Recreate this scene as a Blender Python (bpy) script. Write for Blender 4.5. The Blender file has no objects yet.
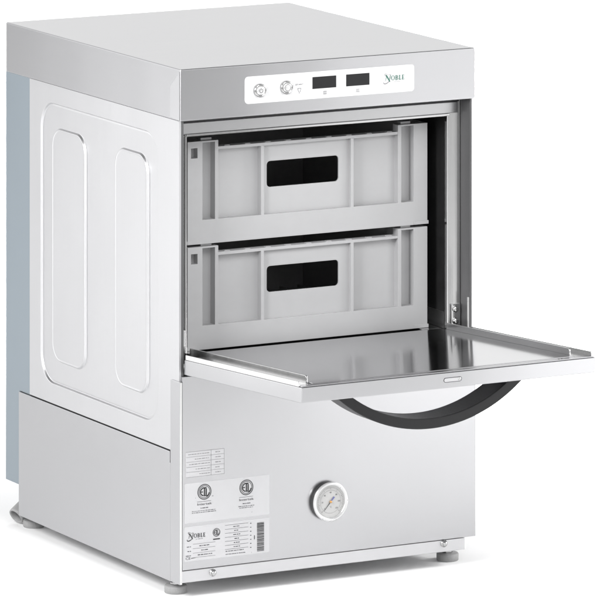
import bpy, bmesh, math, random
from mathutils import Vector, Matrix
random.seed(7)
S = bpy.context.scene
C = S.collection
ZO = 0.040                     # the machine stands on 40 mm feet: z of the front panel's lower edge

# ------------------------------------------------------------------ camera
cd = bpy.data.cameras.new('camera'); cam = bpy.data.objects.new('camera', cd); C.objects.link(cam)
cd.sensor_width = 36; cd.lens = 36 * 10.14624; cd.shift_y = -1.81743
cd.clip_start = 0.1; cd.clip_end = 200
cam.location = (-3.84082, -7.49693, 1.88358 + ZO)
cam.rotation_euler = (math.pi / 2, 0, -0.4931)
S.camera = cam

# ------------------------------------------------------------------ studio light
W = bpy.data.worlds.new('World'); S.world = W; W.use_nodes = True
def studio_world(low, high, strength):
    """White studio walls all round, dim ceiling."""
    nt = W.node_tree; bg = nt.nodes['Background']
    tc = nt.nodes.new('ShaderNodeTexCoord'); sx = nt.nodes.new('ShaderNodeSeparateXYZ'); rp = nt.nodes.new('ShaderNodeValToRGB')
    nt.links.new(tc.outputs['Generated'], sx.inputs[0]); nt.links.new(sx.outputs['Z'], rp.inputs[0]); nt.links.new(rp.outputs[0], bg.inputs[0])
    e = rp.color_ramp.elements; e[0].position = .30; e[0].color = (low, low, low, 1); e[1].position = .80; e[1].color = (high, high, high, 1)
    rp.color_ramp.interpolation = 'EASE'; bg.inputs[1].default_value = strength
studio_world(1.0, .12, 1.15)
S.view_settings.view_transform = 'Standard'; S.view_settings.look = 'None'
S.view_settings.exposure = 0.0; S.view_settings.gamma = 1.0

def area(name, loc, target, sx, sy, power, spread=180):
    l = bpy.data.lights.new(name, 'AREA'); l.shape = 'RECTANGLE'; l.size = sx; l.size_y = sy; l.energy = power
    l.spread = math.radians(spread)
    o = bpy.data.objects.new(name, l); C.objects.link(o); o.location = loc
    o.rotation_euler = (Vector(target) - Vector(loc)).to_track_quat('-Z', 'Y').to_euler()
    return o
# softboxes standing round the white sweep
# softboxes standing round the white sweep
# softboxes standing round the white sweep
# softboxes standing round the white sweep
# softboxes standing round the white sweep
# softboxes standing round the white sweep
# softboxes standing round the white sweep
# softboxes standing round the white sweep
# softboxes standing round the white sweep
# softboxes standing round the white sweep
# softboxes standing round the white sweep
# softboxes standing round the white sweep
# softboxes standing round the white sweep
area('front_softbox', (-0.1, -1.9, 2.3), (0.1, -0.4, 0), 1.4, 1.2, 40)  # unseen lamp, added to lift the floor shadow in front
area('back_softbox', (2.3, 3.7, 2.8), (2.3, 3.7, 0), 1.8, 1.8, 165, 100)  # unseen lamp, added to whiten the far floor
area('back_softbox', (1.3, 1.8, 2.8), (1.3, 1.8, 0), 0.8, 0.8, 40, 60)  # unseen lamp, added to whiten the floor just behind
area('left_softbox', (-1.25, -0.55, 1.10), (-0.5, 0.05, 0), 0.5, 0.7, 32)
area('left_softbox', (-2.3, 2.3, 1.5), (-1.9, 2.5, 0), 0.7, 0.9, 20)
area('right_softbox', (1.95, -0.55, 1.10), (1.1, -0.35, 0), 0.5, 0.7, 27)
area('right_softbox', (2.7, -2.3, 1.5), (2.4, -2.3, 0), 0.7, 0.9, 10)
area('right_strip_light', (1.14, -0.85, 0.52), (0.67, 0.03, 0.52), 0.90, 1.0, 3.0)
area('left_strip_light', (-1.09, 1.16, 0.52), (-0.62, 0.28, 0.52), 0.90, 1.0, 4.2)

# ------------------------------------------------------------------ materials
def mat(name, col, rough=0.5, metal=0.0, noise=None, bump=0.0, rvar=0.0, cvar=0.0, spec=None, coat=0.0, wave=0.0):
    m = bpy.data.materials.new(name); m.use_nodes = True
    nt = m.node_tree; b = nt.nodes['Principled BSDF']
    b.inputs['Base Color'].default_value = (*col, 1); b.inputs['Roughness'].default_value = rough
    b.inputs['Metallic'].default_value = metal
    if spec is not None: b.inputs['Specular IOR Level'].default_value = spec
    if coat: b.inputs['Coat Weight'].default_value = coat; b.inputs['Coat Roughness'].default_value = .08
    if noise:
        tc = nt.nodes.new('ShaderNodeTexCoord'); mp = nt.nodes.new('ShaderNodeMapping')
        mp.inputs['Scale'].default_value = noise
        n = nt.nodes.new('ShaderNodeTexNoise'); n.inputs['Scale'].default_value = 1.0
        n.inputs['Detail'].default_value = 4; n.inputs['Roughness'].default_value = .6
        nt.links.new(tc.outputs['Object'], mp.inputs['Vector']); nt.links.new(mp.outputs['Vector'], n.inputs['Vector'])
        if rvar:
            r = nt.nodes.new('ShaderNodeMapRange'); r.inputs['From Min'].default_value = .3; r.inputs['From Max'].default_value = .7
            r.inputs['To Min'].default_value = rough - rvar; r.inputs['To Max'].default_value = rough + rvar
            nt.links.new(n.outputs['Fac'], r.inputs['Value']); nt.links.new(r.outputs['Result'], b.inputs['Roughness'])
        if cvar:
            r = nt.nodes.new('ShaderNodeMixRGB'); r.blend_type = 'MIX'
            r.inputs[1].default_value = (*[c * (1 - cvar) for c in col], 1); r.inputs[2].default_value = (*[min(1, c * (1 + cvar)) for c in col], 1)
            nt.links.new(n.outputs['Fac'], r.inputs[0]); nt.links.new(r.outputs[0], b.inputs['Base Color'])
        if bump:
            bp = nt.nodes.new('ShaderNodeBump'); bp.inputs['Strength'].default_value = bump; bp.inputs['Distance'].default_value = .0006
            nt.links.new(n.outputs['Fac'], bp.inputs['Height']); nt.links.new(bp.outputs['Normal'], b.inputs['Normal'])
    if wave:
        tc = nt.nodes.new('ShaderNodeTexCoord'); n = nt.nodes.new('ShaderNodeTexNoise'); n.inputs['Scale'].default_value = 5.0; n.inputs['Detail'].default_value = 1.0
        nt.links.new(tc.outputs['Object'], n.inputs['Vector'])
        bp = nt.nodes.new('ShaderNodeBump'); bp.inputs['Strength'].default_value = 1.0; bp.inputs['Distance'].default_value = wave
        nt.links.new(n.outputs['Fac'], bp.inputs['Height']); nt.links.new(bp.outputs['Normal'], b.inputs['Normal'])
    return m
M = {}
M['steel'] = mat('brushed_steel', (.44, .44, .45), .25, 1, (4, 700, 700), 0, .010, .004, wave=.0022)        # grain along x
M['steel_side'] = mat('brushed_steel_side', (.44, .44, .45), .36, 1, (700, 4, 700), 0, .010, .004, wave=.0022)
M['steel_top'] = mat('brushed_steel_top', (.44, .44, .45), .22, 1, (4, 700, 700), 0, .010, .004)
M['satin'] = mat('satin_steel', (.53, .53, .54), .42, 1, (900, 900, 7), 0, .04, .015, wave=.0020)
M['jamb'] = mat('bright_steel', (.62, .62, .62), .22, 1, (400, 400, 6), 0, .03, .02)
M['header'] = mat('header_steel', (.36, .36, .365), .30, 1, (4, 700, 700), 0, .025, .01)
M['polish'] = mat('polished_steel', (.48, .48, .49), .115, 1, (8, 600, 600), .015, .02, .03)
M['chamber'] = mat('shaded_chamber_steel', (.035, .035, .036), .45, .6, (40, 40, 40), 0, .08, .1)  # steel coloured near black to stand in for the chamber's shade
M['grey_strip'] = mat('dark_grey_strip', (.095, .095, .097), .35, .3, (300, 300, 6), 0, .05, .15)
M['dark'] = mat('gap_shade', (.015, .015, .016), .7, 0, (60, 60, 60), 0, .05, .1)  # near-black that stands in for shade in gaps, bore and holes
M['film'] = mat('blue_film', (.180, .212, .238), .40, .1, (3, 3, 2), .05, .05, .05)
M['rack'] = mat('grey_plastic', (.35, .35, .355), .46, 0, (45, 45, 70), 0, .06, .035)
M['handle'] = mat('black_plastic', (.013, .013, .014), .36, 0, (800, 800, 800), .06, .06, .15, spec=.32)
M['white'] = mat('white_panel_film', (.60, .60, .605), .30, 0, (30, 30, 30), 0, .04, .01)
M['display'] = mat('display_glass', (.012, .012, .013), .15, 0, (50, 50, 50), 0, .03, .1, spec=.25)
M['label'] = mat('label_film', (.47, .47, .48), .32, .25, (60, 60, 60), 0, .05, .02)
M['ink'] = mat('grey_ink', (.07, .07, .075), .6, 0, (400, 400, 400), 0, .05, .25)
M['ink_light'] = mat('pale_ink', (.20, .20, .205), .6, 0, (400, 400, 400), 0, .05, .2)
M['ink_black'] = mat('black_ink', (.02, .02, .022), .6, 0, (400, 400, 400), 0, .05, .2)
M['green'] = mat('green_ink', (.010, .11, .075), .5, 0, (400, 400, 400), 0, .05, .15)
M['foot'] = mat('grey_foot', (.27, .27, .27), .65, .1, (500, 500, 500), .5, .08, .25)
M['chrome'] = mat('chrome', (.46, .46, .46), .14, 1, (200, 200, 200), 0, .03, .03)
M['bezel'] = mat('gauge_bezel', (.60, .60, .60), .30, .6, (90, 90, 90), 0, .04, .02)
M['rubber'] = mat('gauge_case', (.03, .03, .03), .4, 0, (90, 90, 90), 0, .04, .1)
M['dial'] = mat('dial_face', (.42, .42, .415), .5, 0, (60, 60, 60), 0, .04, .03)
M['brass'] = mat('needle_hub', (.55, .30, .10), .4, .5, (90, 90, 90), 0, .04, .05)
M['blue_ink'] = mat('needle_blue', (.10, .11, .28), .5, 0, (90, 90, 90), 0, .04, .05)
M['pipe'] = mat('grey_pipe', (.26, .26, .26), .45, 0, (200, 200, 200), .1, .05, .05)
M['floor'] = mat('white_sweep', (.90, .90, .90), .7, 0, (2, 2, 2), 0, .05, .005, spec=.2)

# ------------------------------------------------------------------ mesh helpers
class MB:
    def __init__(self, tf=None): self.v = []; self.f = []; self.s = []; self.tf = tf
    def add(self, vs, fs, smooth=False):
        n = len(self.v)
        self.v += [tuple(self.tf(*p)) if self.tf else tuple(p) for p in vs]
        self.f += [tuple(i + n for i in f) for f in fs]; self.s += [smooth] * len(fs)
        return self
    def box(self, x0, x1, y0, y1, z0, z1):
        return self.add([(x0,y0,z0),(x1,y0,z0),(x1,y1,z0),(x0,y1,z0),(x0,y0,z1),(x1,y0,z1),(x1,y1,z1),(x0,y1,z1)],
                 [(0,3,2,1),(4,5,6,7),(0,1,5,4),(1,2,6,5),(2,3,7,6),(3,0,4,7)])
    def prism(self, poly, axis, a, b):            # poly of 2-D points extruded along an axis
        def P(p, t): return {0: (t, p[0], p[1]), 1: (p[0], t, p[1]), 2: (p[0], p[1], t)}[axis]
        n = len(poly)
        return self.add([P(p, a) for p in poly] + [P(p, b) for p in poly],
                 [tuple(range(n)), tuple(range(2*n-1, n-1, -1))] + [(i, i+n, (i+1) % n + n, (i+1) % n) for i in range(n)])
    def lathe(self, c, axis, prof, n=32, smooth=True):   # prof: (offset along axis, radius)
        ax = Vector(axis).normalized(); u = ax.orthogonal().normalized(); w = ax.cross(u); c = Vector(c)
        vs = []; fs = []
        for (t, r) in prof:
            for k in range(n):
                a = 2*math.pi*k/n; vs.append(tuple(c + ax*t + (u*math.cos(a) + w*math.sin(a))*r))
        for i in range(len(prof)-1):
            for k in range(n):
                fs.append((i*n+k, i*n+(k+1) % n, (i+1)*n+(k+1) % n, (i+1)*n+k))
        self.add(vs, fs, smooth)
        self.add([vs[k] for k in range(n)], [tuple(range(n-1, -1, -1))]); m = (len(prof)-1)*n
        return self.add([vs[m+k] for k in range(n)], [tuple(range(n))])
    def tube(self, pts, r, n=8):
        pts = [Vector(p) for p in pts]; vs = []; fs = []
        for i, p in enumerate(pts):
            d = (pts[min(i+1, len(pts)-1)] - pts[max(i-1, 0)]).normalized(); u = d.orthogonal().normalized()
            if abs(d.y) < .9: u = (Vector((0,1,0)) - d*d.y).normalized()
            w = d.cross(u)
            for k in range(n):
                a = 2*math.pi*k/n; vs.append(tuple(p + (u*math.cos(a) + w*math.sin(a))*r))
        for i in range(len(pts)-1):
            for k in range(n): fs.append((i*n+k, i*n+(k+1) % n, (i+1)*n+(k+1) % n, (i+1)*n+k))
        fs += [tuple(range(n-1, -1, -1)), tuple(range((len(pts)-1)*n, len(pts)*n))]
        return self.add(vs, fs, True)
    def build(self, name, m, parent=None, bevel=0, seg=2, weld=False):
        bm = bmesh.new()
        vs = [bm.verts.new((p[0], p[1], p[2] + ZO)) for p in self.v]
        for f, s in zip(self.f, self.s):
            try: fc = bm.faces.new([vs[i] for i in f]); fc.smooth = s
            except ValueError: pass
        if weld: bmesh.ops.remove_doubles(bm, verts=bm.verts, dist=1e-5)
        bmesh.ops.recalc_face_normals(bm, faces=bm.faces)
        return link(name, bm, m, parent, bevel, seg)
def origin_of(o):
    p = Vector((0, 0, 0))
    while o is not None: p += o.location; o = o.parent
    return p
def link(name, bm, m, parent=None, bevel=0, seg=2):
    lo = [min(v.co[i] for v in bm.verts) for i in range(3)]; hi = [max(v.co[i] for v in bm.verts) for i in range(3)]
    c = Vector([(a+b)/2 for a, b in zip(lo, hi)])
    for v in bm.verts: v.co -= c
    me = bpy.data.meshes.new(name); bm.to_mesh(me); bm.free()
    me.materials.append(M[m])
    o = bpy.data.objects.new(name, me); C.objects.link(o)
    o.location = c - (origin_of(parent) if parent else Vector((0, 0, 0)))
    if parent: o.parent = parent
    if bevel:
        b = o.modifiers.new('bevel', 'BEVEL'); b.width = bevel; b.segments = seg; b.limit_method = 'ANGLE'
        b.angle_limit = math.radians(35); b.harden_normals = False
    return o
def thing(name, label, cat, loc, group=None):
    o = bpy.data.objects.new(name, None); C.objects.link(o); o.location = loc; o.empty_display_size = .05
    o['label'] = label; o['category'] = cat
    if group: o['group'] = group
    return o
def rrect(a0, a1, b0, b1, r, n=8):
    out = []
    for (ca, cb, s) in ((a1-r, b1-r, 0), (a0+r, b1-r, 1), (a0+r, b0+r, 2), (a1-r, b0+r, 3)):
        for k in range(n+1):
            t = math.pi/2*(s + k/n); out.append((ca + r*math.cos(t), cb + r*math.sin(t)))
    return out
def fill_plane(loops, to3):
    """Flat triangulated face bounded by the loops (outer loop and holes) as (verts, faces)."""
    bm = bmesh.new(); es = []
    for lp in loops:
        vs = [bm.verts.new((p[0], p[1], 0)) for p in lp]
        for i in range(len(vs)): es.append(bm.edges.new((vs[i], vs[(i+1) % len(vs)])))
    bmesh.ops.triangle_fill(bm, use_beauty=True, use_dissolve=False, edges=es)
    bm.verts.index_update()
    v = [to3(p.co.x, p.co.y) for p in bm.verts]; f = [tuple(q.index for q in fc.verts) for fc in bm.faces]
    bm.free(); return v, f
_txt = 0
def text(mb, s, x, z, h, y, width=None, align='LEFT', tilt=0):
    """Letters as a thin mesh standing on the plane y, cap height h, left end at x and baseline z."""
    cu = bpy.data.curves.new('t', 'FONT'); cu.body = s; cu.size = 1; cu.resolution_u = 3; cu.align_x = align
    o = bpy.data.objects.new('t', cu); C.objects.link(o)
    dg = bpy.context.evaluated_depsgraph_get(); me = bpy.data.meshes.new_from_object(o.evaluated_get(dg))
    k = h / .69
    xs = [v.co.x for v in me.vertices]; w = (max(xs) - min(xs)) if xs else 1
    kx = k if width is None else width / w
    vs = [(x + v.co.x*kx, y, z + v.co.y*k) for v in me.vertices]
    mb.add(vs, [tuple(p.vertices) for p in me.polygons])
    bpy.data.objects.remove(o); bpy.data.curves.remove(cu); bpy.data.meshes.remove(me)
def bar(mb, x0, x1, z, t, y): mb.add([(x0,y,z-t/2),(x1,y,z-t/2),(x1,y,z+t/2),(x0,y,z+t/2)], [(0,1,2,3)])
def vbar(mb, x, z0, z1, t, y): mb.add([(x-t/2,y,z0),(x+t/2,y,z0),(x+t/2,y,z1),(x-t/2,y,z1)], [(0,1,2,3)])
def ring(mb, x, z, r0, r1, y, a0=0, a1=2*math.pi, n=28):
    vs = []; fs = []
    for k in range(n+1):
        a = a0 + (a1-a0)*k/n
        vs += [(x+r0*math.cos(a), y, z+r0*math.sin(a)), (x+r1*math.cos(a), y, z+r1*math.sin(a))]
    for k in range(n): fs.append((2*k, 2*k+1, 2*k+3, 2*k+2))
    mb.add(vs, fs)
def stroke(mb, pts, w0, w1, y):
    """A pen stroke of tapering width through 2-D points, flat on plane y."""
    n = len(pts); vs = []
    for i, p in enumerate(pts):
        a = pts[max(i-1, 0)]; b = pts[min(i+1, n-1)]; dx, dz = b[0]-a[0], b[1]-a[1]; L = math.hypot(dx, dz) or 1
        t = i/(n-1); w = (w0 + (w1-w0)*math.sin(math.pi*t))/2
        vs += [(p[0]-dz/L*w, y, p[1]+dx/L*w), (p[0]+dz/L*w, y, p[1]-dx/L*w)]
    mb.add(vs, [(2*i, 2*i+1, 2*i+3, 2*i+2) for i in range(n-1)])
def wordmark(mbN, mbT, mbs, x, z, w, y):
    """Script N with swashes followed by serif capitals OBLE; w is the whole width."""
    u = w / 100.0
    def P(a, b): return (x + a*u, z + b*u)
    def curve(cs, n=14):
        (a, b, c, d) = cs; out = []
        for i in range(n+1):
            t = i/n; q = 1-t
            out.append(P(q**3*a[0]+3*q*q*t*b[0]+3*q*t*t*c[0]+t**3*d[0], q**3*a[1]+3*q*q*t*b[1]+3*q*t*t*c[1]+t**3*d[1]))
        return out
    y2 = y - .0002
    stroke(mbs, curve(((24,22),(2,40),(4,18),(14,18))), .8*u, 2.2*u, y)          # top left swash loop
    stroke(mbs, curve(((2,-4),(-6,-18),(22,-16),(30,2))), 1.2*u, 4.4*u, y)       # lower swash
    stroke(mbs, curve(((30,2),(36,20),(34,30),(24,22))), .8*u, 1.8*u, y)
    stroke(mbN, curve(((8,-2),(12,4),(13,12),(15,22))), 1.2*u, 2.0*u, y2)
    stroke(mbN, curve(((11,24),(16,22),(24,4),(31,-6))), 3.2*u, 5.2*u, y2)
    stroke(mbN, curve(((29,-4),(30,8),(31,18),(36,25))), 1.2*u, 2.2*u, y2)
    H = 20
    # O
    n = 24; vs = []; cx = 45.5
    for k in range(n+1):
        a = 2*math.pi*k/n
        vs += [(*P(cx+8.6*math.cos(a), H/2+(H/2+.4)*math.sin(a)),), (*P(cx+5.2*math.cos(a), H/2+(H/2-1.0)*math.sin(a)),)]
    mbT.add([(p[0], y2, p[1]) for p in vs], [(2*k, 2*k+1, 2*k+3, 2*k+2) for k in range(n)])
    def rect(a0, a1, b0, b1):
        p, q = P(a0, b0), P(a1, b1); mbT.add([(p[0],y2,p[1]),(q[0],y2,p[1]),(q[0],y2,q[1]),(p[0],y2,q[1])], [(0,1,2,3)])
    # B
    rect(58.6, 62.4, 0, H); rect(56.8, 58.6, 0, 1.2); rect(56.8, 58.6, H-1.2, H)
    for (b0, b1, ww) in ((0, 10, 8.4), (9, H, 7.2)):
        m_ = (b0+b1)/2; hh = (b1-b0)/2; vs = []
        for k in range(13):
            a = -math.pi/2 + math.pi*k/12
            vs += [P(63+ww*math.cos(a)*.95, m_+hh*math.sin(a)), P(63+(ww-3.4)*math.cos(a)*.95, m_+(hh-1.2)*math.sin(a))]
        mbT.add([(p[0], y2, p[1]) for p in vs], [(2*k, 2*k+1, 2*k+3, 2*k+2) for k in range(12)])
        rect(62.4, 63, b0, b0+1.2); rect(62.4, 63, b1-1.2, b1)
    # L
    rect(75.6, 79.4, 0, H); rect(73.8, 75.6, 0, 1.3); rect(73.8, 75.6, H-1.3, H); rect(79.4, 81.2, H-1.3, H); rect(79.4, 84.2, 0, 1.5); rect(83.0, 84.2, 1.5, 5.4)
    # E
    rect(90.0, 93.8, 0, H); rect(88.2, 90, 0, 1.3); rect(88.2, 90, H-1.3, H); rect(93.8, 99.6, 0, 1.5); rect(93.8, 99, H-1.5, H)
    rect(93.8, 96.6, 8.9, 10.3); rect(98.4, 99.6, 1.5, 5.4); rect(97.8, 99, H-5, H-1.5); rect(95.7, 96.6, 7.2, 8.9); rect(95.7, 96.6, 10.3, 12)

# ------------------------------------------------------------------ the surface it stands on
fl = MB(); R = 22; fl.add([(-R,-R,-ZO),(R,-R,-ZO),(R,R,-ZO),(-R,R,-ZO)], [(0,1,2,3)])
fo = fl.build('floor', 'floor'); fo['kind'] = 'structure'

# ------------------------------------------------------------------ the dishwasher
BW, BD = .470, .5602
dw = thing('dishwasher', 'stainless steel undercounter dishwasher with its front door folded open and two grey racks inside', 'dishwasher', (.235, .28, 0))

# lid
ZL0, ZL1 = .6213, .6936
lid = MB().box(0, BW, 0, BD, ZL0, ZL1).build('lid', 'steel', dw, .0016, 3)
lid.data.materials.append(M['steel_top']); lid.data.materials.append(M['steel_side'])
for p in lid.data.polygons:
    if p.normal.z > .5: p.material_index = 1
    elif abs(p.normal.x) > .5: p.material_index = 2
for side in (0, 1):
    pl = [(.0018, ZL1-.0030), (.0300, .6665), (.0300, .6236), (.0018, .6226)]
    sg = -1 if side == 0 else 1; bx_ = 0 if side == 0 else BW
    m_ = MB(); th = (.0006, .0013, .0013, .0006)
    m_.add([(bx_ + sg*t_, *p) for p, t_ in zip(pl, th)] + [(bx_ - sg*.0003, *p) for p in pl], [(0,1,2,3), (4,7,6,5), (0,4,5,1), (1,5,6,2), (2,6,7,3), (3,7,4,0)])
    m_.build('corner_flange', 'steel', lid, .0004, 2)

# control panel on the lid
Y = -.0012
cp = MB().prism(rrect(.1005, .3705, .6388, .6769, .0055), 1, -.0012, .0004).build('control_panel', 'white', dw, .0003, 1)
for (bx, bz, nm) in ((.1228, .6570, 'power_button'), (.1648, .6583, 'start_button')):
    b = MB().lathe((bx, Y+.0003, bz), (0,-1,0), [(0,.0094),(.0042,.0094),(.0054,.0086),(.0054,.0074),(.0040,.0068),(.0040,.0001)], 40).build(nm, 'chrome', cp)
    cpb = MB().lathe((bx, Y-.0034, bz), (0,-1,0), [(0,.0066),(.0018,.0066),(.0025,.0058),(.0026,.0001)], 36).build('button_cap', 'bezel', cp)
    ic = MB(); yy = Y-.00625
    if nm == 'power_button':
        ring(ic, bx, bz, .0024, .0031, yy, math.radians(125), math.radians(415)); vbar(ic, bx, bz+.0006, bz+.0038, .0007, yy)
    else:
        ring(ic, bx, bz, .0043, .0048, yy)
    ic.build('icon', 'ink', cp)
pr = MB(); yy = Y-.0003
text(pr, 'START', .1800, .6598, .0019, yy, .0125)
pr.build('printing', 'ink', cp); pr = MB()
stroke(pr, [(.1835,.6552),(.1848,.6506),(.1874,.6506),(.1886,.6552)], .0005, .0005, yy); bar(pr, .1835, .1886, .6552, .0005, yy); bar(pr, .1850, .1872, .6488, .0006, yy)
for cx in (.2268, .2792):
    pr.build('icon', 'ink', cp); pr = MB()
    if cx < .25:
        bar(pr, cx-.0028, cx+.0028, .6448, .0005, yy); bar(pr, cx-.0028, cx+.0028, .6484, .0005, yy)
        for k in (-1, 0, 1): vbar(pr, cx+.0019*k, .6448, .6484, .0005, yy)
    else:
        for k in (-1, 0, 1): stroke(pr, [(cx+.0020*k-.0005,.6452),(cx+.0020*k+.0004,.6464),(cx+.0020*k-.0004,.6474),(cx+.0020*k+.0005,.6486)], .0005, .0005, yy)
        bar(pr, cx-.0030, cx+.0030, .6442, .0005, yy)
pr.build('icon', 'ink', cp)
for (x0, x1) in ((.2069, .2449), (.2607, .2981)):
    MB().box(x0, x1, Y-.0004, Y+.0004, .6528, .6695).build('display', 'display', cp, .0003, 1)
g1, g2, g3 = MB(), MB(), MB()
wordmark(g1, g2, g3, .3205, .6566, .0335, Y-.0003)
bar(g3, .3375, .3475, .6545, .0004, Y-.0003)
g1.v += []; g2.add(g1.v, g1.f); g2.build('wordmark', 'green', cp); g3.build('swash', 'ink_light', cp)

# upper side panels, pressed
def pressed(xf, sgn, name):
    """The embossed side: field pressed in 2 mm, two raised lozenges in it."""
    mb = MB(); y0, y1, z0, z1 = .0042, .4807, .1622, .6214
    X = lambda d: xf + sgn*d
    prof = [(0, 0), (.0006, .0002), (.0012, .0012), (.0018, .0026), (.0025, .0034), (.0033, .0034), (.0042, .0031), (.0052, .0030)]
    def loops(a0, a1, b0, b1, r, down):
        out = []
        for (ins, d) in prof:
            dd = d if down else .0030 - d
            out.append((rrect(a0+ins, a1-ins, b0+ins, b1-ins, r-ins, 12), dd))
        return out
    A = loops(.0680, .4450, .1900, .5960, .041, True)
    B1 = loops(.2988, .4080, .2240, .5618, .028, False); B2 = loops(.1012, .2052, .2240, .5618, .028, False)
    rim = [(y0,z0),(y1,z0),(y1,z1),(y0,z1)]
    v, f = fill_plane([rim, A[0][0]], lambda a, b: (X(0), a, b)); mb.add(v, f)
    v, f = fill_plane([A[-1][0], B1[0][0], B2[0][0]], lambda a, b: (X(.003), a, b)); mb.add(v, f)
    for L in (B1, B2):
        v, f = fill_plane([L[-1][0]], lambda a, b: (X(0), a, b)); mb.add(v, f)
    for L in (A, B1, B2):
        n = len(L[0][0]); vs = [(X(d), p[0], p[1]) for lp, d in L for p in lp]
        fs = [(i*n+k, i*n+(k+1) % n, (i+1)*n+(k+1) % n, (i+1)*n+k) for i in range(len(L)-1) for k in range(n)]
        mb.add(vs, fs, True)
    # turned edges of the sheet
    t = .0030
    mb.add([(X(0),*p) for p in rim] + [(X(t),*p) for p in rim], [(0,1,5,4),(1,2,6,5),(2,3,7,6),(3,0,4,7)])
    return mb.build(name, 'satin', dw, weld=True)
pressed(.0003, 1, 'side_panel'); pressed(BW-.0003, -1, 'side_panel')

# rear service cover, still in its blue film
MB().prism([(.4815,.1608),(.5170,.1608),(.5170,.0235),(.5645,.0235),(.5645,.6214),(.4815,.6214)], 0, .0015, BW-.0015).build('rear_cover', 'film', dw, .001, 2)

# base
MB().box(.0025, BW-.0155, .006, .5145, -.0165, -.0005).build('base_tray', 'satin', dw)
MB().box(.0025, BW-.0025, .006, .5145, .0001, .1608).build('base_frame', 'dark', dw)  # core coloured dark so the grooves between panels look shaded
for s in (0, 1):
    x0, x1 = (-.0008, .0024) if not s else (BW-.0024, BW+.0008)
    MB().prism([(.0295,-.0200 + .0195*s),(.5157,-.0200 + .0195*s),(.5157,.1603),(.0313,.1603),(.0313,.1440),(.0295,.1440)], 0, x0, x1).build('base_side_panel', 'steel_side', dw, .0007, 2)
    # return flange of the lower front, over the side
    fx0, fx1 = (-.0012, .0022) if not s else (BW-.0022, BW+.0012)
    MB().prism([(.0003,-.0195+.0195*s),(.0286,-.0195+.0195*s),(.0286,.2600),(.0240,.2612),(.0003,.2612)], 0, fx0, fx1).build('corner_post', 'steel_side', dw, .0008, 2)
fp = MB().box(.0030, BW-.0004, -.0004, .0050, .0002, .2680).build('front_panel', 'steel', dw, .0007, 2)
MB().box(-.0010, .0022, -.0010, .0001, -.0190, .2608).build('corner_post', 'jamb', dw, .0004, 2)
rail = MB().box(.0025, .4545, .0022, .0058, -.0178, -.0012).build('bottom_rail', 'satin', dw, .0008, 2)
for (sx, sz) in ((.0515, -.0080), (.4203, -.0058)):
    MB().lathe((sx, .0022, sz), (0,-1,0), [(0,.0052),(.0012,.0052),(.0014,.0036),(.0040,.0036),(.0056,.0028),(.0060,.0001)], 20).build('bolt', 'chrome', rail)
for (fx_, fy) in ((.0158, .0450), (.4492, .0425), (.0260, .5195), (.4490, .5195)):
    f = MB().lathe((fx_, fy, -ZO), (0,0,1), [(0,.0150),(.0010,.0158),(.0094,.0158),(.0108,.0147),(.0110,.0001)], 40).build('foot', 'foot', dw)
    MB().lathe((fx_, fy, -ZO+.0108), (0,0,1), [(0,.0045),(.0300,.0045)], 20).build('threaded_stem', 'chrome', f)
    MB().lathe((fx_, fy, -ZO+.0108), (0,0,1), [(0,.0078),(.0036,.0078)], 6, False).build('nut', 'chrome', f)
# drain elbow at the back
dv = Vector((-.777, -.207, -.491)).normalized(); c0 = Vector((.0085, .5440, -.0283))
pp = MB(); pp.lathe(c0, tuple(-dv), [(.014,.0098),(.001,.0100),(-.0006,.0108),(-.0002,.0124),(.003,.0130),(.030,.0130),(.052,.0130)], 32)
pp.build('drain_pipe', 'pipe', dw)
MB().lathe(c0 - dv*.012, tuple(dv), [(0,.0001),(.0002,.0099)], 28).build('bore_shade', 'dark', dw)  # dark disc painted as the shade inside the pipe

# door frame, chamber
OX0, OX1, OZ0, OZ1 = .0268, .4452, .2640, .5952
YF = .032
jw = OX0 - .0036; jp = []
for k in range(9):                                   # rolled face: turned a little towards the opening
    q = k/8; jp.append((q*jw, YF + .0055 - .0085*(q - q*q*.45)))
for side in (0, 1):
    pf = [((OX1 + a) if side else (OX0 - a), b) for a, b in jp]
    ex = BW - .0036 if side else .0036; ix = OX1 if side else OX0
    MB().prism(pf + [(ex, YF+.012), (ix, YF+.012)], 2, .2500, .6214).build('door_jamb', 'jamb', dw, .0012, 2)
frame = dw
MB().box(.0098, BW-.0098, YF-.0008, YF+.0118, OZ1+.0028, .6137).build('door_header', 'header', frame, .0009, 2)
for bx in ((OX0-.0012, OX0+.0014, YF+.0030, YF+.010, OZ0, OZ1-.001), (OX1-.0014, OX1+.0012, YF+.0030, YF+.010, OZ0, OZ1-.001), (OX0-.0012, OX1+.0012, YF-.0016, YF+.010, OZ1-.0008, OZ1+.0026)):
    MB().box(*bx).build('seal_lip', 'chrome', dw, .0006, 2)
# dark strips of the door recess, just inside the side panels, and a dark block painted as the shade above the header
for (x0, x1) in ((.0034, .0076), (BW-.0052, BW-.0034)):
    MB().box(x0, x1, .0050, YF-.0003, .2500, .6212).build('recess_strip', 'grey_strip', frame)
MB().box(.0080, BW-.0080, YF-.0002, YF+.0112, .6139, .6212).build('gap_shade_block', 'dark', frame)
for s in (0, 1):
    xa, xb = (.0068, OX0-.0035) if not s else (OX1+.0035, BW-.0068)
    hp = MB().box(xa, xb, YF-.0020, YF+.0010, .2700, .3260).build('hinge_plate', 'jamb', frame, .0004, 2)
    for zz in (.3020, .3190):
        MB().lathe(((xa+xb)/2 - (.001 if s else 0), YF-.0020, zz), (0,-1,0), [(0,.0048),(.0014,.0048),(.0030,.0038),(.0036,.0022),(.0034,.0001)], 24).build('screw', 'chrome', frame)
MB().box(BW-.0072, BW-.0053, .0072, .0100, .2960, .3385).build('hinge_slot_gleam', 'bezel', frame)  # bright strip standing in for light through the hinge slot
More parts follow.
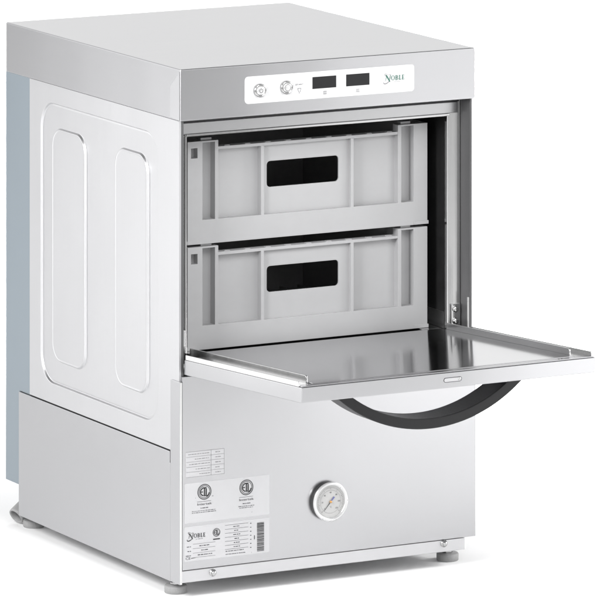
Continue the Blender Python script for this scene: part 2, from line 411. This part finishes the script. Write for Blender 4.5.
ch = MB(); t = .0012; YB = .468
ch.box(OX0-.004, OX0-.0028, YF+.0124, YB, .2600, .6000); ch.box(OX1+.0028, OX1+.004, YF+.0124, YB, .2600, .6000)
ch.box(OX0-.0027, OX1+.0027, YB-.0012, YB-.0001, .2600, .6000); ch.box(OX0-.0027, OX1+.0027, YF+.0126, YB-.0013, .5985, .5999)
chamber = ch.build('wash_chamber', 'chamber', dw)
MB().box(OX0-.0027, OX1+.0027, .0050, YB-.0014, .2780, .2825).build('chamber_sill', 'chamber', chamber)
for (x0, x1) in ((OX0+.0006, .0600), (.4150, OX1-.0006)):
    MB().box(x0, x1, .052, .455, .2832, .2892).build('rack_guide', 'jamb', chamber, .0005, 1)
MB().box(OX1+.0005, OX1+.0026, .046, .455, .2893, .3135).build('rack_guide', 'jamb', chamber)
MB().box(OX0-.0026, OX0-.0005, .046, .455, .2893, .3135).build('rack_guide', 'jamb', chamber)

# ------------------------------------------------------------------ open door
TH = math.asin(.0200/.345)
def D(x, s, n): return (x, -s*math.cos(TH) - n*math.sin(TH), .2935 + s*math.sin(TH) + n*math.cos(TH))
DX0, DX1, DL, DT = .0055, .4622, .3455, .0228
door = MB(D)
door.box(DX0, DX1, .0015, DL, -DT, -.0018)
door = door.build('door', 'steel', dw, .0010, 3)
MB(D).box(DX0+.0250, DX1-.0250, -.040, DL-.0170, -.0016, .0004).build('inner_plate', 'polish', door, .0006, 2)
mb = MB(D); mb.box(DX0+.0016, DX1-.0016, DL-.0165, DL-.0016, -.0017, -.0002); mb.build('front_lip', 'steel', door, .0005, 2)
for s in (0, 1):
    X = (lambda a: DX0 + a) if not s else (lambda a: DX1 - a)
    def rl(a0, a1, s0, s1, h, nm, mt, r):
        pf = [(s0, -.0016), (s1, -.0016)] + [(s1 - r + r*math.cos(k*math.pi/12), h - r + r*math.sin(k*math.pi/12)) for k in range(7)] + [(s0, h)]
        m_ = MB(D); n = len(pf)
        xa, xb = sorted((X(a0), X(a1)))
        m_.add([(xa, *p) for p in pf] + [(xb, *p) for p in pf], [tuple(range(n)), tuple(range(2*n-1, n-1, -1))] + [(i, i+n, (i+1) % n + n, (i+1) % n) for i in range(n)])
        m_.build(nm, mt, door, .0004, 2)
    rl(.0002, .0016, .004, DL-.0095, .0052, 'outer_rail', 'jamb', .003)
    rl(.0220, .0245, -.026, DL-.0300, .0095, 'inner_rail', 'jamb', .004)
    rl(.0018, .0218, .002, DL-.0180, -.0004, 'side_channel', 'jamb', .0004)
for (hx, hs) in ((.408, DL-.0075), (.4135, DL-.0095)):
    MB(D).lathe((hx, hs, -.0003), (0,0,1), [(0,.0014),(.0004,.0013)], 12).build('hole', 'dark', door)  # dark disc laid on as the shade of each hole
# latch slot on the front edge
sl = MB(D)
slot = [(p[0], p[1]) for p in rrect(.2232, .2515, -.0152, -.0086, .00325)]
n = len(slot)
sin = [(p[0], p[1]) for p in rrect(.2240, .2507, -.0144, -.0094, .0024)]
sl.add([(p[0], DL+.0003, p[1]) for p in slot] + [(p[0], DL+.0004, p[1]) for p in sin], [(i, (i+1) % n, (i+1) % n + n, i+n) for i in range(n)])
latch = sl.build('latch_slot', 'ink', door)
MB(D).prism([(p[0], p[1]) for p in sin], 1, DL+.0001, DL+.00035).build('latch_plate', 'satin', door)
MB(D).lathe((.2478, DL+.0004, -.0118), (0,1,0), [(0,.0022),(.0008,.0019),(.0010,.0001)], 16).build('screw', 'chrome', door)
# bow handle below
hb = MB(); N = 48
cxh, ch_, sg = .2370, .1525, .0615
Rr = (ch_*ch_ + sg*sg)/(2*sg); aM = math.asin(ch_/Rr)
zt = .2915 - .0002
ya, yb_ = -.2850, -.2400
vs = []
for i in range(N+1):
    a = -aM*1.03 + 2*aM*1.03*i/N
    for (r, y) in ((Rr, ya), (Rr-.0142, ya), (Rr-.0142, yb_), (Rr, yb_)):
        vs.append((cxh + r*math.sin(a), y, zt - .0052 + (Rr - sg) - r*math.cos(a)))
fs = []
for i in range(N):
    for k in range(4): fs.append((4*i+k, 4*i+(k+1) % 4, 4*i+4+(k+1) % 4, 4*i+4+k))
fs += [(0,1,2,3), (4*N+3, 4*N+2, 4*N+1, 4*N)]
hb.add(vs, fs, False)
hd = hb.build('handle', 'handle', door, .0012, 2)
for p in hd.data.polygons: p.use_smooth = False

# ------------------------------------------------------------------ temperature gauge
gx, gz = .2320, .0742
gg = MB().lathe((gx, -.0004, gz), (0,-1,0), [(0,.0266),(.0064,.0266),(.0070,.0260),(.0070,.0001)], 56).build('temperature_gauge', 'rubber', dw)
bz = MB(); prof = [(.0060,.0268),(.0074,.0276),(.0094,.0274),(.0106,.0262),(.0103,.0236),(.0078,.0224)]
ax = Vector((0,-1,0)); nn = 64; vs = []
for (t_, r) in prof:
    for k in range(nn):
        a = 2*math.pi*k/nn; vs.append((gx + r*math.cos(a), -.0004 - t_, gz + r*math.sin(a)))
bz.add(vs, [(i*nn+k, i*nn+(k+1) % nn, (i+1)*nn+(k+1) % nn, (i+1)*nn+k) for i in range(len(prof)-1) for k in range(nn)], True)
bz.build('bezel', 'bezel', gg)
MB().lathe((gx, -.0074, gz), (0,-1,0), [(0,.0226),(.0006,.0226)], 48).build('dial', 'dial', gg)
mk = MB(); yy = -.0083
ring(mk, gx, gz, .0160, .0162, yy)
for k in range(41):
    a = math.radians(225 - 270*k/40); L = .0030 if k % 5 == 0 else .0016
    p, q = Vector((math.cos(a), math.sin(a))), Vector((-math.sin(a), math.cos(a)))*.00016
    mk.add([(gx+p.x*.0205+q.x, yy, gz+p.y*.0205+q.y), (gx+p.x*.0205-q.x, yy, gz+p.y*.0205-q.y), (gx+p.x*(.0205-L)-q.x, yy, gz+p.y*(.0205-L)-q.y), (gx+p.x*(.0205-L)+q.x, yy, gz+p.y*(.0205-L)+q.y)], [(0,1,2,3)])
for i, s in enumerate(('0', '20', '40', '60', '80', '100', '120')):
    a = math.radians(225 - 270*i/6); text(mk, s, gx + .0131*math.cos(a), gz + .0131*math.sin(a) - .0010, .0021, yy, None, 'CENTER')
text(mk, '°C', gx, gz - .0085, .0022, yy, None, 'CENTER')
mk.build('dial_marks', 'ink', gg)
nd = MB(); a = math.radians(229); d_ = Vector((math.cos(a), math.sin(a))); q = Vector((-d_.y, d_.x))
def needle(mb, r0, r1, w0, w1, y):
    mb.add([(gx+d_.x*r0+q.x*w0, y, gz+d_.y*r0+q.y*w0), (gx+d_.x*r0-q.x*w0, y, gz+d_.y*r0-q.y*w0), (gx+d_.x*r1-q.x*w1, y, gz+d_.y*r1-q.y*w1), (gx+d_.x*r1+q.x*w1, y, gz+d_.y*r1+q.y*w1)], [(0,1,2,3)])
needle(nd, 0, .0165, .0006, .00025, -.0090); nd.build('needle', 'ink_black', gg)
nd2 = MB(); needle(nd2, 0, -.0085, .0006, .0012, -.0090); nd2.build('needle_tail', 'blue_ink', gg)
MB().lathe((gx, -.0086, gz), (0,-1,0), [(0,.0017),(.0012,.0017),(.0016,.0012),(.0016,.0001)], 20).build('needle_hub', 'brass', gg)

# ------------------------------------------------------------------ stickers on the lower front
yl, yp = -.0007, -.0010
def sticker(x0, x1, z0, z1, nm): return MB().prism(rrect(x0, x1, z0, z1, .0012, 3), 1, yl, -.0003).build(nm, 'label', dw)
# table sticker
st = sticker(.0082, .0682, .1280, .1636, 'table_sticker'); p = MB(); q_ = MB()
for k in range(6): bar(p, .0086, .0680, .1284 + k*.00698, .00035, yp)
vbar(p, .0680, .1284, .1633, .0004, yp); vbar(p, .0473, .1284, .1633, .0005, yp)
rng = random.Random(3)
def words(mb, x0, x1, z, h, y, density=.75):
    """Print too small to read: a line of word-long dashes."""
    x = x0
    while x < x1 - .001:
        w = min(rng.uniform(.0015, .0050), x1 - x); bar(mb, x, x+w, z, h*rng.uniform(.7, 1), y); x += w + rng.uniform(.0006, .0011)
for k, x0 in enumerate((.0290, .0230, .0130, .0220, .0115)):
    z = .1284 + (k+.5)*.00698; words(p, x0, .0455, z, .0009, yp); words(p, .0540, .0625, z, .0010, yp)
p.build('printing', 'ink_light', st)
# certification sticker
st = sticker(.0062, .1392, .0648, .1200, 'certification_sticker'); 
def etl(mb, x, z, r, y):
    ring(mb, x, z, r*.90, r, y, n=40); ring(mb, x, z, r*.74, r*.81, y, n=40)
    k = r/1.0; w = .155*k
    # E with a rounded back, T, L drawn as one block inside the ring
    ring(mb, x-.10*k, z, .40*k, .40*k+w, y, math.radians(112), math.radians(248), 16)
    bar(mb, x-.52*k, x-.20*k, z, w*.8, y)
    bar(mb, x-.30*k, x+.30*k, z+.50*k, w, y); vbar(mb, x+.0*k, z-.58*k, z+.50*k, w*1.1, y)
    bar(mb, x-.30*k, x-.12*k, z-.47*k, w*.9, y)
    vbar(mb, x+.26*k, z-.42*k, z+.40*k, w*1.1, y); ring(mb, x+.34*k, z-.22*k, .24*k, .24*k+w, y, math.radians(225), math.radians(375), 12)
for (x, z, s) in ((.0370, .1062, 0), (.1027, .1058, 1)):
    p = MB(); q_ = MB()
    etl(q_, x, z, .0108, yp)
    bar(p, x-.0115, x+.0105, z-.0132, .0004, yp)
    text(q_, 'Intertek', x-.0115, z-.0182, .0031, yp, .0225)
    words(p, x-.0060, x+.0062, z-.0222, .0013, yp)
    if not s:
        words(p, x-.0195, x+.0190, z-.0258, .0008, yp); words(p, x-.0195, x+.0180, z-.0280, .0008, yp); text(q_, 'c', x-.0145, z-.0080, .0018, yp); text(q_, 'us', x+.0118, z-.0075, .0018, yp)
    else:
        words(p, x-.0125, x+.0125, z-.0258, .0008, yp); words(p, x-.0110, x+.0100, z-.0280, .0008, yp)
    q_.build('certification_mark', 'ink_black', st); p.build('printing', 'ink', st)
# rating plate sticker
st = sticker(.0055, .1388, .0122, .0600, 'rating_sticker'); p = MB(); q_ = MB()
a_, b_, c_ = MB(), MB(), MB()
wordmark(a_, b_, c_, .0098, .0440, .0285, yp)
for m_ in (a_, b_, c_): q_.add(m_.v, m_.f)
q_.build('wordmark', 'ink_black', st); q_ = MB()
words(p, .0235, .0350, .0418, .0006, yp)
etl(q_, .0558, .0480, .0058, yp); bar(q_, .0505, .0612, .0388, .0016, yp)
q_.build('certification_mark', 'ink_black', st); q_ = MB()
for k in range(4): bar(p, .0190, .0540, .0352 - k*.0062, .0003, yp)
for k, (l, a0, a1) in enumerate(((.0095, .0290, .0445), (.0105, .0320, .0430), (.0080, .0265, .0490))):
    z = .0321 - k*.0062; words(p, l, .0160, z, .0011, yp); words(p, a0, a1, z, .0012, yp)
text(p, 'CE', .0075, .0120+.0025, .0036, yp, .0075); words(p, .0158, .0225, .0160, .0008, yp)
p.build('printing', 'ink', st); p = MB()
for k in range(7):
    bar(p, .0690, .1058, .0562 - k*.0056, .00035, yp)
    if k < 6: c = .0875; w = rng.uniform(.003, .008); words(p, c-w, c+w, .0534 - k*.0056, .0012, yp)
    words(p, .1085, .1105, .0552 - k*.0056, .0012, yp)
words(p, .0700, .0985, .0200, .0010, yp); words(p, .0700, .1010, .0158, .0009, yp)
z = .0150; zt_ = .0550
while z < zt_:                                   # bar code lying on its side
    w = rng.choice((.00035, .0005, .0008, .0011)); bar(q_, .1195, .1305, z + w/2, w, yp); z += w + rng.choice((.0003, .0004, .0007))
words(p, .1148, .1160, .0350, .0060, yp)
p.build('printing', 'ink', st); q_.build('bar_code', 'ink_black', st)

# ------------------------------------------------------------------ racks
RX0, RX1, RY0, RY1, RH = .0445, .4290, .0650, .4350, .1440
def relief(xs, zs, dep, y0, back):
    """Front wall as a stepped relief: dep[j][i] is how far each cell is set back, None is an opening."""
    mb = MB(); nx, nz = len(xs)-1, len(zs)-1
    g = lambda i, j: dep[j][i] if 0 <= i < nx and 0 <= j < nz else None
    for j in range(nz):
        for i in range(nx):
            d = g(i, j)
            if d is None: continue
            y = y0 + d
            mb.add([(xs[i],y,zs[j]),(xs[i+1],y,zs[j]),(xs[i+1],y,zs[j+1]),(xs[i],y,zs[j+1])], [(0,1,2,3)])
            mb.add([(xs[i],back,zs[j]),(xs[i],back,zs[j+1]),(xs[i+1],back,zs[j+1]),(xs[i+1],back,zs[j])], [(0,1,2,3)])
            for (di, dj, e) in ((1,0,((1,0),(1,1))), (-1,0,((0,0),(0,1))), (0,1,((0,1),(1,1))), (0,-1,((0,0),(1,0)))):
                o = g(i+di, j+dj); yo = back if o is None else y0 + o
                if yo > y + 1e-6:
                    (a, b), (c, d2) = e
                    mb.add([(xs[i+a],y,zs[j+b]),(xs[i+c],y,zs[j+d2]),(xs[i+c],yo,zs[j+d2]),(xs[i+a],yo,zs[j+b])], [(0,1,2,3)])
    return mb
def make_rack(z0, label):
    r = thing('dish_rack', label, 'dish rack', ((RX0+RX1)/2, (RY0+RY1)/2, z0 + ZO), 'grey plastic racks in the wash chamber')
    xs = [RX0, .0500, .0602, .0680, .0877, .0930, .1608, .1655, .1655+1e-4, .3040, .3045, .3092, .3811, .3865, .4065, RX1]
    xs = [RX0, .0500, .0602, .0680, .0877, .0930, .1606, .1655, .3045, .3092, .3811, .3865, .4065, RX1]
    zb = z0
    zs = [zb, zb+.0040, zb+.0335, zb+.1205, zb+.1335, zb+.1352, zb+.1385, zb+.1425, zb+.1440]
    #      0    1          2          3          4          5          6           7         8
    P_, A_, H_, B_ = .014, .010, .006, .0115
    #        post  hole  post  pock rib  rec  rib hand rib rec rib pock post
    full = [0, 0, 0, 0, 0, 0, 0, 0, 0, 0, 0, 0, 0]
    mid  = [0, 0, 0, P_, 0, A_, 0, H_, 0, A_, 0, P_, 0]
    midh = [0, B_, 0, P_, 0, A_, 0, H_, 0, A_, 0, P_, 0]
    rimr = [0, 0, 0, P_, 0, .0006, .0006, .0006, .0006, .0006, 0, P_, 0]
    rim2 = [0, 0, 0, P_, 0, None, None, None, None, None, 0, P_, 0]
    topr = [0, 0, 0, .0, 0, None, None, None, None, None, 0, 0, 0]
    zs = [zb, zb+.0335, zb+.1200, zb+.1345, zb+.1308, zb+.1342]
    zs = [zb, zb+.0335, zb+.1205, zb+.1305, zb+.1346, zb+.1418, zb+.1440]
    rows = [full, mid, midh, midh[:0] + rimr, None, None]
    rows = [full,
            mid,
            midh[:],                       # square hole level
            [0, B_, 0, P_, 0, .0006, .0006, .0006, .0006, .0006, 0, P_, 0],
            rim2,
            topr]
    # handle cell is left open and filled by a plate with the rounded opening
    for j in (1, 2): rows[j][7] = None
    back = RY0 + .0155
    mb = relief(xs, zs, rows, RY0, back)
    ya = RY0 + H_
    outer = [(xs[7], zs[1]), (xs[8], zs[1]), (xs[8], zs[3]), (xs[7], zs[3])]
    inner = rrect(.1728, .2880, zb+.0706, zb+.1072, .0055, 6)
    for yy in (ya, ya+.0026):
        v, f = fill_plane([outer, inner], lambda a, b: (a, yy, b)); mb.add(v, f)
    n = len(inner); mb.add([(p[0], ya, p[1]) for p in inner] + [(p[0], ya+.0026, p[1]) for p in inner], [(i, (i+1) % n, (i+1) % n + n, i+n) for i in range(n)])
    w = mb.build('front_wall', 'rack', r, .0009, 2, weld=True)
    # other walls and the open lattice floor
    bd = MB(); zt = zb + .1440; t = .0035
    bd.box(RX0, RX0+t, back+.0001, RY1, zb, zt); bd.box(RX1-t, RX1, back+.0001, RY1, zb, zt); bd.box(RX0+t+.0001, RX1-t-.0001, RY1-t, RY1, zb, zt-.0095)
    bd.build('rack_walls', 'rack', r, .0008, 2)
    bl = MB(); x0_, x1_ = RX0-.0016, RX1+.0016
    bl.box(RX0+.3620, x1_, RY0-.0010, RY0-.0001, zb+.0002, zb+.0052)
    bl.build('base_lip', 'rack', r, .0004, 2)
    MB().box(RX1+.0001, x1_, RY0+.0001, RY1, zb+.0002, zb+.0052).build('base_lip', 'rack', r, .0004, 2); MB().box(x0_, RX0-.0001, RY0+.0001, RY1, zb+.0002, zb+.0052).build('base_lip', 'rack', r, .0004, 2)
    g = MB()
    for k in range(13):
        x = RX0 + .012 + k*.0300; g.box(x-.0015, x+.0015, back+.001, RY1-t-.0002, zb+.001, zb+.006)
    for k in range(12):
        y = back + .015 + k*.0285; g.box(RX0+t+.0002, RX1-t-.0002, y-.0015, y+.0015, zb+.0012, zb+.0052)
    g.build('lattice_floor', 'rack', r)
    tb = []
    for (x0, x1) in ((.0676, .0850), (.3880, .4040)):
        m_ = MB().box(x0, x1, RY0+.0050, RY0+.0150, zt+.0001, zt+.0036).build('stacking_tab', 'rack', r, .0006, 2)
    for k in range(9):
        b = MB()
        x = .1085 + k*.0325
        b.prism([(x-.0050, zs[4]-.0002), (x+.0050, zs[4]-.0002), (x+.0036, zs[4]+.0010), (x-.0036, zs[4]+.0010)], 1, RY0+.0030, RY0+.0085)
        b.build('rim_bump', 'rack', r)
    return r
make_rack(.2894, 'lower grey plastic dish rack just above the open door, holding up the other rack')
make_rack(.4372, 'upper grey plastic dish rack stacked on the other one, right under the lid')
